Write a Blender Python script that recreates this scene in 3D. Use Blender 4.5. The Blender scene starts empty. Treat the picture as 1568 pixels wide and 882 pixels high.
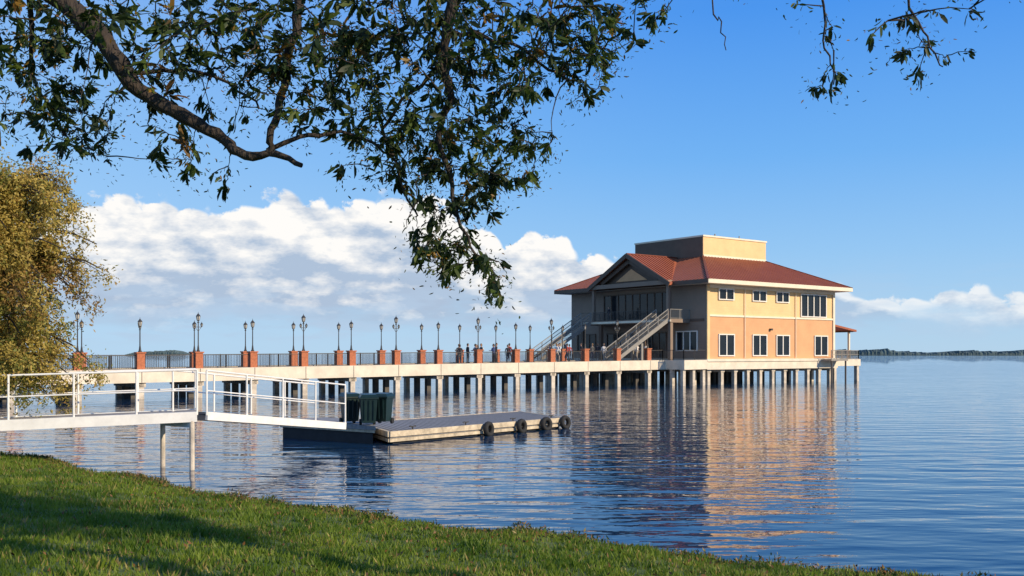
import bpy, math, random
import numpy as np
from mathutils import Vector, Matrix
random.seed(7); rng=np.random.default_rng(7)
scene=bpy.context.scene
scene.view_settings.view_transform='Standard'
try: scene.view_settings.look='None'
except Exception: pass
scene.view_settings.exposure=0
COL=scene.collection

# ------------------------------------------------------------------ materials
def mat(name,base,rough=0.7,var=0.15,scale=3.0,metal=0.0,bump=0.0,bscale=20,spec=0.5,stretch=None,col2=None):
    m=bpy.data.materials.new(name); m.use_nodes=True
    nt=m.node_tree; N=nt.nodes; L=nt.links
    b=N['Principled BSDF']; b.inputs['Roughness'].default_value=rough; b.inputs['Metallic'].default_value=metal
    b.inputs['Specular IOR Level'].default_value=spec
    tc=N.new('ShaderNodeTexCoord'); src=tc.outputs['Object']
    if stretch:
        mp=N.new('ShaderNodeMapping'); mp.inputs['Scale'].default_value=stretch; L.new(src,mp.inputs['Vector']); src=mp.outputs['Vector']
    n=N.new('ShaderNodeTexNoise'); n.inputs['Scale'].default_value=scale; n.inputs['Detail'].default_value=4
    n.inputs['Roughness'].default_value=0.65
    L.new(src,n.inputs['Vector'])
    r=N.new('ShaderNodeValToRGB'); r.color_ramp.elements[0].position=0.3; r.color_ramp.elements[1].position=0.7
    c2=col2 if col2 else tuple(min(1,c*(1+var)) for c in base)
    c1=base if col2 else tuple(c*(1-var) for c in base)
    r.color_ramp.elements[0].color=(*c1,1); r.color_ramp.elements[1].color=(*c2,1)
    L.new(n.outputs['Fac'],r.inputs['Fac']); L.new(r.outputs['Color'],b.inputs['Base Color'])
    if bump>0:
        n2=N.new('ShaderNodeTexNoise'); n2.inputs['Scale'].default_value=bscale; n2.inputs['Detail'].default_value=3
        L.new(src,n2.inputs['Vector'])
        bp=N.new('ShaderNodeBump'); bp.inputs['Strength'].default_value=bump; bp.inputs['Distance'].default_value=0.05
        L.new(n2.outputs['Fac'],bp.inputs['Height']); L.new(bp.outputs['Normal'],b.inputs['Normal'])
    return m
def leafmat(name,c1,c2,scale=1.5,trans=0.35,rough=0.5):
    m=bpy.data.materials.new(name); m.use_nodes=True
    nt=m.node_tree; N=nt.nodes; L=nt.links; N.clear()
    out=N.new('ShaderNodeOutputMaterial'); tc=N.new('ShaderNodeTexCoord')
    n=N.new('ShaderNodeTexNoise'); n.inputs['Scale'].default_value=scale; n.inputs['Detail'].default_value=3
    L.new(tc.outputs['Object'],n.inputs['Vector'])
    r=N.new('ShaderNodeValToRGB'); r.color_ramp.elements[0].position=0.35; r.color_ramp.elements[1].position=0.65
    r.color_ramp.elements[0].color=(*c1,1); r.color_ramp.elements[1].color=(*c2,1)
    L.new(n.outputs['Fac'],r.inputs['Fac'])
    p=N.new('ShaderNodeBsdfPrincipled'); p.inputs['Roughness'].default_value=rough; p.inputs['Specular IOR Level'].default_value=0.3
    t=N.new('ShaderNodeBsdfTranslucent'); mx=N.new('ShaderNodeMixShader'); mx.inputs[0].default_value=trans
    L.new(r.outputs['Color'],p.inputs['Base Color']); L.new(r.outputs['Color'],t.inputs['Color'])
    L.new(p.outputs[0],mx.inputs[1]); L.new(t.outputs[0],mx.inputs[2]); L.new(mx.outputs[0],out.inputs['Surface'])
    return m
def siding(name,base):
    m=mat(name,base,0.75,0.08,0.6)
    nt=m.node_tree; N=nt.nodes; L=nt.links
    tc=N.new('ShaderNodeTexCoord'); w=N.new('ShaderNodeTexWave'); w.wave_type='BANDS'; w.bands_direction='Z'; w.wave_profile='SAW'
    w.inputs['Scale'].default_value=0.9
    L.new(tc.outputs['Object'],w.inputs['Vector'])
    bp=N.new('ShaderNodeBump'); bp.inputs['Strength'].default_value=0.5; bp.inputs['Distance'].default_value=0.04
    L.new(w.outputs['Fac'],bp.inputs['Height']); L.new(bp.outputs['Normal'],N['Principled BSDF'].inputs['Normal'])
    return m
M_white=mat('white_concrete',(0.74,0.65,0.52),0.8,0.14,0.8,bump=0.2)
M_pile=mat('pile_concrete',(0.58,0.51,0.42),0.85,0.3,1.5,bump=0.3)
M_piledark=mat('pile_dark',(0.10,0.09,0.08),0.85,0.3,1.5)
M_deck=mat('deck_boards',(0.33,0.30,0.27),0.8,0.2,2)
M_brick=mat('brick',(0.46,0.15,0.07),0.85,0.25,6,bump=0.3)
M_iron=mat('dark_iron',(0.05,0.045,0.04),0.5,0.2,4)
M_glasslamp=mat('lamp_glass',(0.55,0.52,0.45),0.25,0.1,4)
M_sal=siding('salmon_siding',(0.72,0.385,0.19))
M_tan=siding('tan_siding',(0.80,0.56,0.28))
M_taupe=siding('taupe_shade_siding',(0.27,0.195,0.145))  # brown-grey of the left front, with its shade included in the base colour
M_cream=mat('cream_trim',(0.80,0.71,0.54),0.6,0.06,1)
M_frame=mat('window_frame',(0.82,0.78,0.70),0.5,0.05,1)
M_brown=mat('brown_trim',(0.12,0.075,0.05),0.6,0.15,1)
M_roof=mat('red_metal_roof',(0.35,0.098,0.042),0.5,0.2,0.5,spec=0.35,col2=(0.42,0.13,0.06))
M_rib=mat('red_roof_seam',(0.19,0.05,0.028),0.5,0.1,1,spec=0.3)
M_glass=mat('window_glass',(0.012,0.016,0.022),0.10,0.3,0.4,spec=0.35)
M_grey=mat('stair_paint',(0.27,0.25,0.22),0.6,0.1,2)
M_wpaint=mat('white_paint',(0.80,0.79,0.76),0.45,0.10,2.5)
M_dockwood=mat('dock_boards',(0.26,0.26,0.27),0.8,0.3,3,stretch=(1,6,1),bump=0.3)
M_timber=mat('dock_timber',(0.55,0.46,0.33),0.8,0.35,3,bump=0.3)
M_black=mat('float_dark',(0.025,0.025,0.03),0.7,0.3,2)
M_rubber=mat('tyre_rubber',(0.02,0.02,0.02),0.8,0.2,8,bump=0.3)
M_bin=mat('bin_green',(0.006,0.022,0.021),0.4,0.2,4)
M_bark=mat('bark',(0.040,0.030,0.024),0.9,0.5,12,bump=0.9,bscale=30,stretch=(1,1,0.4))
M_l1=leafmat('oak_leaf_dark',(0.014,0.026,0.009),(0.036,0.062,0.016),3,0.28)
M_l2=leafmat('oak_leaf_green',(0.04,0.07,0.014),(0.11,0.16,0.03),3,0.4)
M_l3=leafmat('oak_leaf_brown',(0.14,0.07,0.02),(0.30,0.18,0.03),3,0.35)
M_g1=leafmat('cypress_gold',(0.40,0.31,0.07),(0.62,0.48,0.13),0.8,0.42)
M_g2=leafmat('cypress_olive',(0.20,0.22,0.05),(0.36,0.35,0.09),0.8,0.42)
M_g3=leafmat('cypress_rust',(0.28,0.17,0.05),(0.44,0.29,0.09),0.8,0.35)
M_far=mat('far_trees_hazed',(0.075,0.115,0.12),0.95,0.4,0.03)  # bluish base colour has distance haze mixed in

# ------------------------------------------------------------------ mesh builder
class MB:
    def __init__(s): s.v=[]; s.f=[]; s.m=[]; s.mats=[]
    def mi(s,m):
        if m not in s.mats: s.mats.append(m)
        return s.mats.index(m)
    def poly(s,pts,faces,m):
        o=len(s.v); s.v+= [tuple(p) for p in pts]; k=s.mi(m)
        for f in faces: s.f.append(tuple(i+o for i in f)); s.m.append(k)
    def box(s,a,b,m,fr=None):
        x0,x1=sorted((a[0],b[0])); y0,y1=sorted((a[1],b[1])); z0,z1=sorted((a[2],b[2]))
        p=[(x0,y0,z0),(x1,y0,z0),(x1,y1,z0),(x0,y1,z0),(x0,y0,z1),(x1,y0,z1),(x1,y1,z1),(x0,y1,z1)]
        if fr: p=[fr(*q) for q in p]
        s.poly(p,[(0,3,2,1),(4,5,6,7),(0,1,5,4),(1,2,6,5),(2,3,7,6),(3,0,4,7)],m)
    def beam(s,p,q,w,h,m,fr=None):
        if fr: p=fr(*p); q=fr(*q)
        p=Vector(p); q=Vector(q); d=(q-p).normalized()
        up=Vector((0,0,1)) if abs(d.z)<0.95 else Vector((1,0,0))
        sd=d.cross(up).normalized()*w/2; u=sd.cross(d).normalized()*h/2
        P=[p-sd-u,p+sd-u,p+sd+u,p-sd+u,q-sd-u,q+sd-u,q+sd+u,q-sd+u]
        s.poly(P,[(0,1,2,3),(4,7,6,5),(0,4,5,1),(1,5,6,2),(2,6,7,3),(3,7,4,0)],m)
    def cyl(s,p,q,r0,r1,m,n=8,fr=None,cap=True):
        if fr: p=fr(*p); q=fr(*q)
        p=Vector(p); q=Vector(q); d=(q-p).normalized()
        up=Vector((0,0,1)) if abs(d.z)<0.95 else Vector((1,0,0))
        a=d.cross(up).normalized(); b=a.cross(d).normalized()
        P=[]
        for i in range(n):
            t=2*math.pi*i/n; o=a*math.cos(t)+b*math.sin(t)
            P.append(p+o*r0); P.append(q+o*r1)
        F=[(2*i,2*i+1,(2*i+3)%(2*n),(2*i+2)%(2*n)) for i in range(n)]
        if cap: F+= [tuple(2*i for i in range(n)),tuple(2*i+1 for i in reversed(range(n)))]
        s.poly(P,F,m)
    def tube(s,pts,rad,m,n=6):
        pts=[Vector(p) for p in pts]; P=[];F=[]
        for k,p in enumerate(pts):
            d=(pts[min(k+1,len(pts)-1)]-pts[max(k-1,0)]).normalized()
            up=Vector((0.13,0.97,0.2)) if abs(d.y)<0.9 else Vector((1,0,0))
            a=d.cross(up).normalized(); b=a.cross(d).normalized()
            for i in range(n):
                t=2*math.pi*i/n; P.append(p+(a*math.cos(t)+b*math.sin(t))*rad[k])
        for k in range(len(pts)-1):
            for i in range(n):
                F.append((k*n+i,k*n+(i+1)%n,(k+1)*n+(i+1)%n,(k+1)*n+i))
        s.poly(P,F,m)
    def ell(s,c,r,m,nu=12,nv=8,z0=-1.0):
        P=[];F=[]
        for j in range(nv+1):
            ph=math.asin(z0)+(math.pi/2-math.asin(z0))*j/nv
            for i in range(nu):
                t=2*math.pi*i/nu; P.append((c[0]+r[0]*math.cos(ph)*math.cos(t),c[1]+r[1]*math.cos(ph)*math.sin(t),c[2]+r[2]*math.sin(ph)))
        for j in range(nv):
            for i in range(nu): F.append((j*nu+i,j*nu+(i+1)%nu,(j+1)*nu+(i+1)%nu,(j+1)*nu+i))
        s.poly(P,F,m)
    def torus(s,c,axis,R,r,m,n=20,k=8):
        c=Vector(c); ax=Vector(axis).normalized(); u=ax.cross(Vector((0,0,1))).normalized(); w=u.cross(ax)
        P=[];F=[]
        for i in range(n):
            t=2*math.pi*i/n; e=u*math.cos(t)+w*math.sin(t)
            for j in range(k):
                q=2*math.pi*j/k; P.append(c+e*(R+r*math.cos(q))+ax*(r*1.2*math.sin(q)))
        for i in range(n):
            for j in range(k):
                F.append((i*k+j,((i+1)%n)*k+j,((i+1)%n)*k+(j+1)%k,i*k+(j+1)%k))
        s.poly(P,F,m)
    def mesh(s,name,smooth=False):
        me=bpy.data.meshes.new(name); me.from_pydata([tuple(p) for p in s.v],[],s.f)
        for m in s.mats: me.materials.append(m)
        me.polygons.foreach_set('material_index',s.m)
        if smooth: me.polygons.foreach_set('use_smooth',[True]*len(s.f))
        me.update(); return me
    def obj(s,name,parent=None,smooth=False):
        o=bpy.data.objects.new(name,s.mesh(name,smooth)); COL.objects.link(o)
        if parent: o.parent=parent
        return o
def empty(name):
    e=bpy.data.objects.new(name,None); COL.objects.link(e); return e
def npmesh(name,verts,faces,mats,midx=None,smooth=False):
    verts=np.asarray(verts,dtype=np.float32); faces=np.asarray(faces,dtype=np.int32); k=faces.shape[1]
    me=bpy.data.meshes.new(name); me.vertices.add(len(verts)); me.vertices.foreach_set('co',verts.ravel())
    me.loops.add(faces.size); me.loops.foreach_set('vertex_index',faces.ravel())
    me.polygons.add(len(faces)); me.polygons.foreach_set('loop_start',np.arange(0,faces.size,k,dtype=np.int32))
    me.polygons.foreach_set('loop_total',np.full(len(faces),k,dtype=np.int32))
    for m in mats: me.materials.append(m)
    if midx is not None: me.polygons.foreach_set('material_index',np.asarray(midx,dtype=np.int32))
    if smooth: me.polygons.foreach_set('use_smooth',np.ones(len(faces),dtype=bool))
    me.update(calc_edges=True); me.validate(); return me

# ------------------------------------------------------------------ camera
CAMZ=3.9
cd=bpy.data.cameras.new('camera'); cam=bpy.data.objects.new('camera',cd); COL.objects.link(cam)
cam.location=(0,0,CAMZ); cam.rotation_euler=(math.radians(90),0,0)
cd.sensor_width=36; cd.lens=35; cd.shift_y=101/1568; cd.clip_end=30000; cd.clip_start=0.1
scene.camera=cam

# ------------------------------------------------------------------ sun + world
EL=math.radians(25); AZ=math.radians(120)
to_sun=Vector((math.sin(AZ)*math.cos(EL),math.cos(AZ)*math.cos(EL),math.sin(EL)))
sd=bpy.data.lights.new('sun','SUN'); sd.energy=5.0; sd.angle=math.radians(0.5); sd.color=(1.0,0.83,0.59)
so=bpy.data.objects.new('sun',sd); COL.objects.link(so); so.rotation_euler=to_sun.to_track_quat('Z','Y').to_euler(); so.location=(30,-20,40)
w=bpy.data.worlds.new('World'); scene.world=w; w.use_nodes=True
nt=w.node_tree; N=nt.nodes; L=nt.links; N.clear()
def inp(sock,v):
    if hasattr(v,'is_linked') or hasattr(v,'links'): L.new(v,sock)
    else: sock.default_value=v
def math_(op,a,b=0.0,c=None,clamp=False):
    n=N.new('ShaderNodeMath'); n.operation=op; n.use_clamp=clamp; inp(n.inputs[0],a); inp(n.inputs[1],b)
    if c is not None: inp(n.inputs[2],c)
    return n.outputs[0]
def mrange(v,a,b,c=0.0,d=1.0,kind='SMOOTHSTEP'):
    n=N.new('ShaderNodeMapRange'); n.interpolation_type=kind; inp(n.inputs['Value'],v)
    inp(n.inputs['From Min'],a); inp(n.inputs['From Max'],b); inp(n.inputs['To Min'],c); inp(n.inputs['To Max'],d); return n.outputs['Result']
def mixc(f,a,b):
    n=N.new('ShaderNodeMix'); n.data_type='RGBA'; inp(n.inputs[0],f)
    for s_,v in ((n.inputs[6],a),(n.inputs[7],b)):
        if isinstance(v,tuple): s_.default_value=(*v,1)
        else: L.new(v,s_)
    return n.outputs[2]
def comb(x,y,z):
    n=N.new('ShaderNodeCombineXYZ'); inp(n.inputs[0],x); inp(n.inputs[1],y); inp(n.inputs[2],z); return n.outputs[0]
def noise(vec,scale,det=4,rough=0.55,dist=0.0):
    n=N.new('ShaderNodeTexNoise'); L.new(vec,n.inputs['Vector']); n.inputs['Scale'].default_value=scale
    n.inputs['Detail'].default_value=det; n.inputs['Roughness'].default_value=rough; n.inputs['Distortion'].default_value=dist
    return n.outputs['Fac']
def vscale(c,k):
    n=N.new('ShaderNodeVectorMath'); n.operation='SCALE'; L.new(c,n.inputs[0]); n.inputs['Scale'].default_value=k; return n.outputs[0]
sky=N.new('ShaderNodeTexSky'); sky.sky_type='NISHITA'; sky.sun_disc=False; sky.sun_elevation=EL; sky.sun_rotation=AZ
sky.air_density=1.0; sky.dust_density=0.3; sky.ozone_density=2.0
tc=N.new('ShaderNodeTexCoord'); sp=N.new('ShaderNodeSeparateXYZ'); L.new(tc.outputs['Generated'],sp.inputs[0])
az=math_('ARCTAN2',sp.outputs[0],sp.outputs[1]); el=sp.outputs[2]
gr=N.new('ShaderNodeValToRGB'); L.new(el,gr.inputs[0])
G=[(0.0,(.46,.67,.87)),(.04,(.41,.65,.90)),(.10,(.30,.58,.93)),(.19,(.165,.46,.94)),(.32,(.068,.315,.90)),(.6,(.035,.18,.62)),(1.0,(.02,.11,.42))]
for i,(p,c_) in enumerate(G):
    e=gr.color_ramp.elements[0] if i==0 else (gr.color_ramp.elements[1] if i==1 else gr.color_ramp.elements.new(p))
    e.position=p; e.color=(*c_,1)
paler=mixc(mrange(az,0.25,-0.5,0.0,0.42),gr.outputs[0],(.44,.68,.95))
clear=mixc(0.92,sky.outputs[0],vscale(paler,10.0))
pts=[(-1.0,.05),(-.75,.09),(-.57,.11),(-.475,.125),(-.405,.146),(-.36,.150),(-.307,.143),(-.234,.154),(-.171,.150),(-.127,.162),(-.094,.157),
 (-.035,.138),(0,.112),(.024,.126),(.053,.119),(.066,.105),(.108,.097),(.15,.078),(.22,.06),(.29,.066),(.315,.071),(.33,.063),(.361,.064),(.395,.055),(.43,.060),(.475,.054),(.6,.06),(.8,.04),(1.0,.05)]
tt=mrange(az,-1.0,1.0,0.0,1.0,'LINEAR')
cr=N.new('ShaderNodeValToRGB'); cr.color_ramp.interpolation='EASE'; L.new(tt,cr.inputs[0])
for i,(a,h) in enumerate(pts):
    p=(a+1)/2; e=cr.color_ramp.elements[0] if i==0 else (cr.color_ramp.elements[1] if i==1 else cr.color_ramp.elements.new(p))
    e.position=p; e.color=(h*4,h*4,h*4,1)
H=math_('MULTIPLY',cr.outputs[0],0.25)
pv=comb(az,math_('MULTIPLY',el,1.2),0.0)
nb=noise(pv,20,2,0.5); nd=noise(pv,62,4,0.6)
vo=N.new('ShaderNodeTexVoronoi'); vo.feature='F1'; vo.inputs['Scale'].default_value=42
warp=N.new('ShaderNodeVectorMath'); warp.operation='ADD'; L.new(pv,warp.inputs[0]); L.new(comb(math_('MULTIPLY',nd,0.03),math_('MULTIPLY',nb,0.03),0.0),warp.inputs[1])
L.new(warp.outputs[0],vo.inputs['Vector'])
bill=math_('SUBTRACT',1.0,vo.outputs['Distance'])
edge=math_('ADD',H,math_('MULTIPLY',math_('SUBTRACT',nb,0.5),0.042))
edge=math_('ADD',edge,math_('MULTIPLY',math_('SUBTRACT',bill,0.6),0.024))
edge=math_('ADD',edge,math_('MULTIPLY',math_('SUBTRACT',nd,0.5),0.022))
dep=math_('SUBTRACT',edge,el)
mask=mrange(dep,-0.001,0.006)
ns=noise(comb(math_('MULTIPLY',az,0.3),el,0.3),40,4,0.6)
base=math_('ADD',0.030,math_('MULTIPLY',math_('SUBTRACT',ns,0.5),0.06))
mb=mrange(el,math_('SUBTRACT',base,0.014),math_('ADD',base,0.024))
mask=math_('MULTIPLY',math_('MULTIPLY',mask,mb),mrange(az,0.10,0.34,1.0,0.75))
def sh(off):
    return noise(comb(math_('ADD',math_('MULTIPLY',az,0.62),off),math_('ADD',math_('MULTIPLY',el,1.35),off),0.7),26,5,0.58)
lit=math_('MULTIPLY',math_('SUBTRACT',sh(0.0),sh(0.010)),3.6)
hgt=mrange(dep,0.002,math_('MULTIPLY',H,0.68),1.05,0.02)
shade=math_('ADD',math_('ADD',hgt,lit),math_('MULTIPLY',math_('SUBTRACT',bill,0.62),0.40),clamp=True)
ccol=vscale(mixc(shade,(0.43,0.54,0.70),(1.0,0.98,0.95)),10.0)
col=mixc(mask,clear,ccol)
st=noise(comb(math_('MULTIPLY',az,0.22),el,2.0),60,3,0.55)
stm=math_('MULTIPLY',mrange(st,0.46,0.62),mrange(el,0.10,0.04)); stm=math_('MULTIPLY',stm,mrange(el,0.006,0.02)); stm=math_('MULTIPLY',stm,mrange(az,0.2,0.0,0.25,0.65))
col=mixc(stm,col,(4.7,6.1,7.9))
bg=N.new('ShaderNodeBackground'); bg.inputs['Strength'].default_value=0.10; L.new(col,bg.inputs['Color'])
wo=N.new('ShaderNodeOutputWorld'); L.new(bg.outputs[0],wo.inputs[0])

# ------------------------------------------------------------------ ground
SH=np.array([(-3000,900),(-400,180),(-80,75),(-45,56),(-30,46.3),(-20,38.3),(-14,32.6),(-9.5,28.2),(-5.5,24.6),(-2.3,22.1),(1.6,19.6),(7.6,15.9),(16,10.7),(30,2),(60,-20),(400,-300),(3000,-2500)],float)
def sdist(x,y):
    x=np.asarray(x,float); y=np.asarray(y,float); d=np.full(x.shape,1e9)
    for (ax,ay),(bx,by) in zip(SH[:-1],SH[1:]):
        dx,dy=bx-ax,by-ay; t=np.clip(((x-ax)*dx+(y-ay)*dy)/(dx*dx+dy*dy),0,1)
        d=np.minimum(d,np.hypot(x-ax-t*dx,y-ay-t*dy))
    wig=0.22*np.sin(x*1.1+0.5)+0.14*np.sin(x*2.7+1.3*y)+0.08*np.sin(x*6.1)
    return np.where(y<np.interp(x,SH[:,0],SH[:,1]),d,-d)+wig
def gz(x,y):
    d=sdist(x,y); di=np.clip(d,0,None)
    z=0.20*(1-np.exp(-di/0.25))+2.1*(np.minimum(di,22)/17.0)**1.0
    z=z+0.04*np.sin(x*0.7+y*0.4)*np.clip(di,0,1)+0.02*np.sin(x*2.1-y*1.3)*np.clip(di,0,1)
    return np.where(d>0,z,np.maximum(-3,d*0.35)-0.02)
xs=np.concatenate([[-9000,-4000,-1500,-600,-300,-150,-90],np.arange(-60,40,0.4),[45,55,80,150,300,600,1500,4000,9000]])
ys=np.concatenate([[-6000,-2000,-600,-200,-80,-40],np.arange(-20,60,0.4),[65,75,90,150,300,800,2500,9000]])
X,Y=np.meshgrid(xs,ys); Z=gz(X,Y); V=np.stack([X,Y,Z],-1).reshape(-1,3)
ny,nx=X.shape; ii=(np.arange(ny-1)[:,None]*nx+np.arange(nx-1)[None,:]).ravel()
F=np.stack([ii,ii+1,ii+nx+1,ii+nx],1)
M_ground=mat('grass_ground',(0.045,0.085,0.012),0.95,0.2,0.9,col2=(0.12,0.15,0.03),bump=0.6,bscale=12)
g=bpy.data.objects.new('ground',npmesh('ground',V,F,[M_ground],smooth=True)); COL.objects.link(g)

M_b1=leafmat('grass_blade',(0.075,0.145,0.012),(0.20,0.27,0.03),0.9,0.42)
M_b2=leafmat('grass_blade_dry',(0.26,0.20,0.06),(0.38,0.30,0.10),3,0.3)
n=900000; gx=rng.uniform(-27,15,n); gy=rng.uniform(7,42,n)
dd=sdist(gx,gy); fr=np.abs(gx)<gy*0.62+2
clump=0.5+0.5*np.sin(gx*5.1+1.7*np.sin(gy*3.3))*np.sin(gy*4.3+1.3*np.sin(gx*2.9))
keep=(dd>0.03)&fr&(rng.random(n)<np.clip((13/gy)**1.2,0,1)*(0.45+0.65*clump)); gx,gy,dd,clump=gx[keep],gy[keep],dd[keep],clump[keep]; n=len(gx)
gzv=gz(gx,gy)
size=rng.uniform(0.035,0.09,n)*(1+0.02*gy)*(1+0.8*np.exp(-dd/0.5)*rng.random(n))*(0.55+0.75*clump)
wd=size*rng.uniform(0.10,0.2,n)+0.003; an=rng.uniform(0,2*np.pi,n); ln=rng.uniform(0,2*np.pi,n); lean=rng.uniform(0.2,0.9,n)*size
c,s_=np.cos(an),np.sin(an)
v0=np.stack([gx-c*wd,gy-s_*wd,gzv-0.01],1); v1=np.stack([gx+c*wd,gy+s_*wd,gzv-0.01],1)
v2=np.stack([gx+np.cos(ln)*lean,gy+np.sin(ln)*lean,gzv+size],1)
V=np.stack([v0,v1,v2],1).reshape(-1,3); F=np.arange(3*n).reshape(-1,3)
mi=(rng.random(n)<0.06+0.12*(np.sin(gx*.9+2)*np.sin(gy*1.1+gx*.3)>.4)+0.25*np.exp(-dd/0.4)).astype(int)
o=bpy.data.objects.new('grass',npmesh('grass',V,F,[M_b1,M_b2],mi)); COL.objects.link(o)
M_weed=leafmat('weed_leaf',(0.03,0.055,0.012),(0.09,0.12,0.03),2,0.3)
M_fall=leafmat('fallen_leaf',(0.10,0.045,0.02),(0.24,0.12,0.04),5,0.1)
def quads(cen,nrm_jit,ln,wid,updir=None):
    n=len(cen); d=rng.normal(size=(n,3))
    if updir is not None: d=d*nrm_jit+np.asarray(updir)
    d/=np.linalg.norm(d,axis=1)[:,None]; r=rng.normal(size=(n,3)); s=np.cross(d,r); s/=np.linalg.norm(s,axis=1)[:,None]
    up=np.cross(s,d)
    ln=ln[:,None]; wid=wid[:,None]
    a=cen; b=cen+d*ln*0.45+s*wid+up*wid*0.35; c_=cen+d*ln; e=cen+d*ln*0.45-s*wid+up*wid*0.35
    return np.stack([a,b,c_,e],1).reshape(-1,3)
n=36000; gx=rng.uniform(-27,15,n); gy=np.interp(gx,SH[:,0],SH[:,1])-rng.exponential(0.45,n)*1.2+0.25
dd=sdist(gx,gy); k=(dd>-0.12); gx,gy,dd=gx[k],gy[k],dd[k]; n=len(gx)
patch=(np.sin(gx*1.7)+np.sin(gx*4.3+1)+np.sin(gx*11.3))*0.2+0.45
hgt_=rng.random(n)**2*0.24*np.clip(patch,.1,1)
cen=np.stack([gx,gy,gz(gx,gy)+hgt_],1)
V=quads(cen,0.8,rng.uniform(.05,.12,n),rng.uniform(.007,.022,n),(0,0,.7)); F=np.arange(4*n).reshape(-1,4)
o=bpy.data.objects.new('shore_weeds',npmesh('shore_weeds',V,F,[M_weed,M_b2,M_fall],rng.choice([0,1,2],n,p=[.60,.14,.26]))); COL.objects.link(o)
n=16000; gx=rng.uniform(-24,12,n); gy=rng.uniform(8,36,n); dd=sdist(gx,gy); k=(dd>0)&(rng.random(n)<0.18+0.82*np.exp(-dd/2.0)); gx,gy=gx[k],gy[k]; n=len(gx)
V=quads(np.stack([gx,gy,gz(gx,gy)+0.06],1),1.0,rng.uniform(.05,.1,n),rng.uniform(.012,.025,n),(0,0,.1)); F=np.arange(4*n).reshape(-1,4)
o=bpy.data.objects.new('fallen_leaves',npmesh('fallen_leaves',V,F,[M_fall])); COL.objects.link(o)

# ------------------------------------------------------------------ water
mw=bpy.data.materials.new('lake_water'); mw.use_nodes=True; nt2=mw.node_tree; N2=nt2.nodes; L2=nt2.links
b=N2['Principled BSDF']; b.inputs['Base Color'].default_value=(0.006,0.035,0.09,1); b.inputs['Roughness'].default_value=0.02; b.inputs['IOR'].default_value=1.33
tcw=N2.new('ShaderNodeTexCoord')
def wn(scale,sx,sy,rot,det):
    mp=N2.new('ShaderNodeMapping'); mp.inputs['Scale'].default_value=(sx,sy,1); mp.inputs['Rotation'].default_value=(0,0,math.radians(rot))
    L2.new(tcw.outputs['Object'],mp.inputs['Vector']); q=N2.new('ShaderNodeTexNoise'); q.inputs['Scale'].default_value=scale; q.inputs['Detail'].default_value=det
    q.inputs['Roughness'].default_value=0.45
    L2.new(mp.outputs[0],q.inputs['Vector']); return q.outputs['Fac']
w1=wn(0.85,0.36,1.0,14,2); w2=wn(3.0,0.45,1.0,-16,2); w3=wn(0.05,1,2.2,20,2)
def m2(op,a,b_):
    q=N2.new('ShaderNodeMath'); q.operation=op
    for i,v in enumerate((a,b_)):
        if isinstance(v,(int,float)): q.inputs[i].default_value=v
        else: L2.new(v,q.inputs[i])
    return q.outputs[0]
hh=m2('ADD',m2('MULTIPLY',w1,0.30),m2('MULTIPLY',w2,0.055))
sxyz=N2.new('ShaderNodeSeparateXYZ'); L2.new(tcw.outputs['Object'],sxyz.inputs[0])
mr_=N2.new('ShaderNodeMapRange'); L2.new(sxyz.outputs[1],mr_.inputs['Value']); mr_.inputs['From Min'].default_value=60; mr_.inputs['From Max'].default_value=240; mr_.inputs['To Min'].default_value=0.26; mr_.inputs['To Max'].default_value=0.85
amp=m2('MULTIPLY',mr_.outputs[0],m2('ADD',m2('MULTIPLY',w3,1.6),0.2))
bp=N2.new('ShaderNodeBump'); bp.inputs['Strength'].default_value=1.0; L2.new(amp,bp.inputs['Distance'])
L2.new(hh,bp.inputs['Height']); L2.new(bp.outputs['Normal'],b.inputs['Normal'])
mbw=MB(); mbw.poly([(-12000,-6000,0),(12000,-6000,0),(12000,12000,0),(-12000,12000,0)],[(0,1,2,3)],mw); mbw.obj('water')

# ------------------------------------------------------------------ building frame
C=(24.3,124.0)
def FR(s,t,z): return (C[0]+.8*s-.6*t, C[1]+.6*s+.8*t, z)
B=empty('waterfront_building')
FL=3.3
mb=MB()
mb.box((0,0,FL),(26,26,8.7),M_sal,FR); mb.box((0.03,0.03,8.72),(25.97,25.97,12.6),M_tan,FR)
mb.box((-0.06,0.02,FL+.02),(-0.003,26,12.6),M_taupe,FR)  # thin darker sheet puts the left wall's shade into the colour
mb.obj('walls',B)
mb=MB()
mb.box((-.12,-.12,8.6),(26.1,-.003,8.85),M_cream,FR)
mb.box((-.12,-.16,FL),(.35,-.005,12.6),M_tan,FR); mb.box((25.7,-.16,FL),(26.12,-.005,12.6),M_cream,FR)
mb.box((-.12,-.13,12.2),(26.1,-.02,12.6),M_cream,FR)
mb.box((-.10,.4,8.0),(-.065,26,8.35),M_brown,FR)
for s in (7.0,17.4): mb.cyl((s,-.14,3.4),(s,-.14,12.3),.06,.06,M_cream,8,FR)
mb.obj('trim_bands',B)
mb=MB(); mb.box((-.4,-.4,1.95),(26.4,26.4,FL-.01),M_white,FR); mb.box((-.55,-.55,2.95),(26.55,26.55,FL-.05),M_white,FR); mb.obj('base_slab',B)
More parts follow.
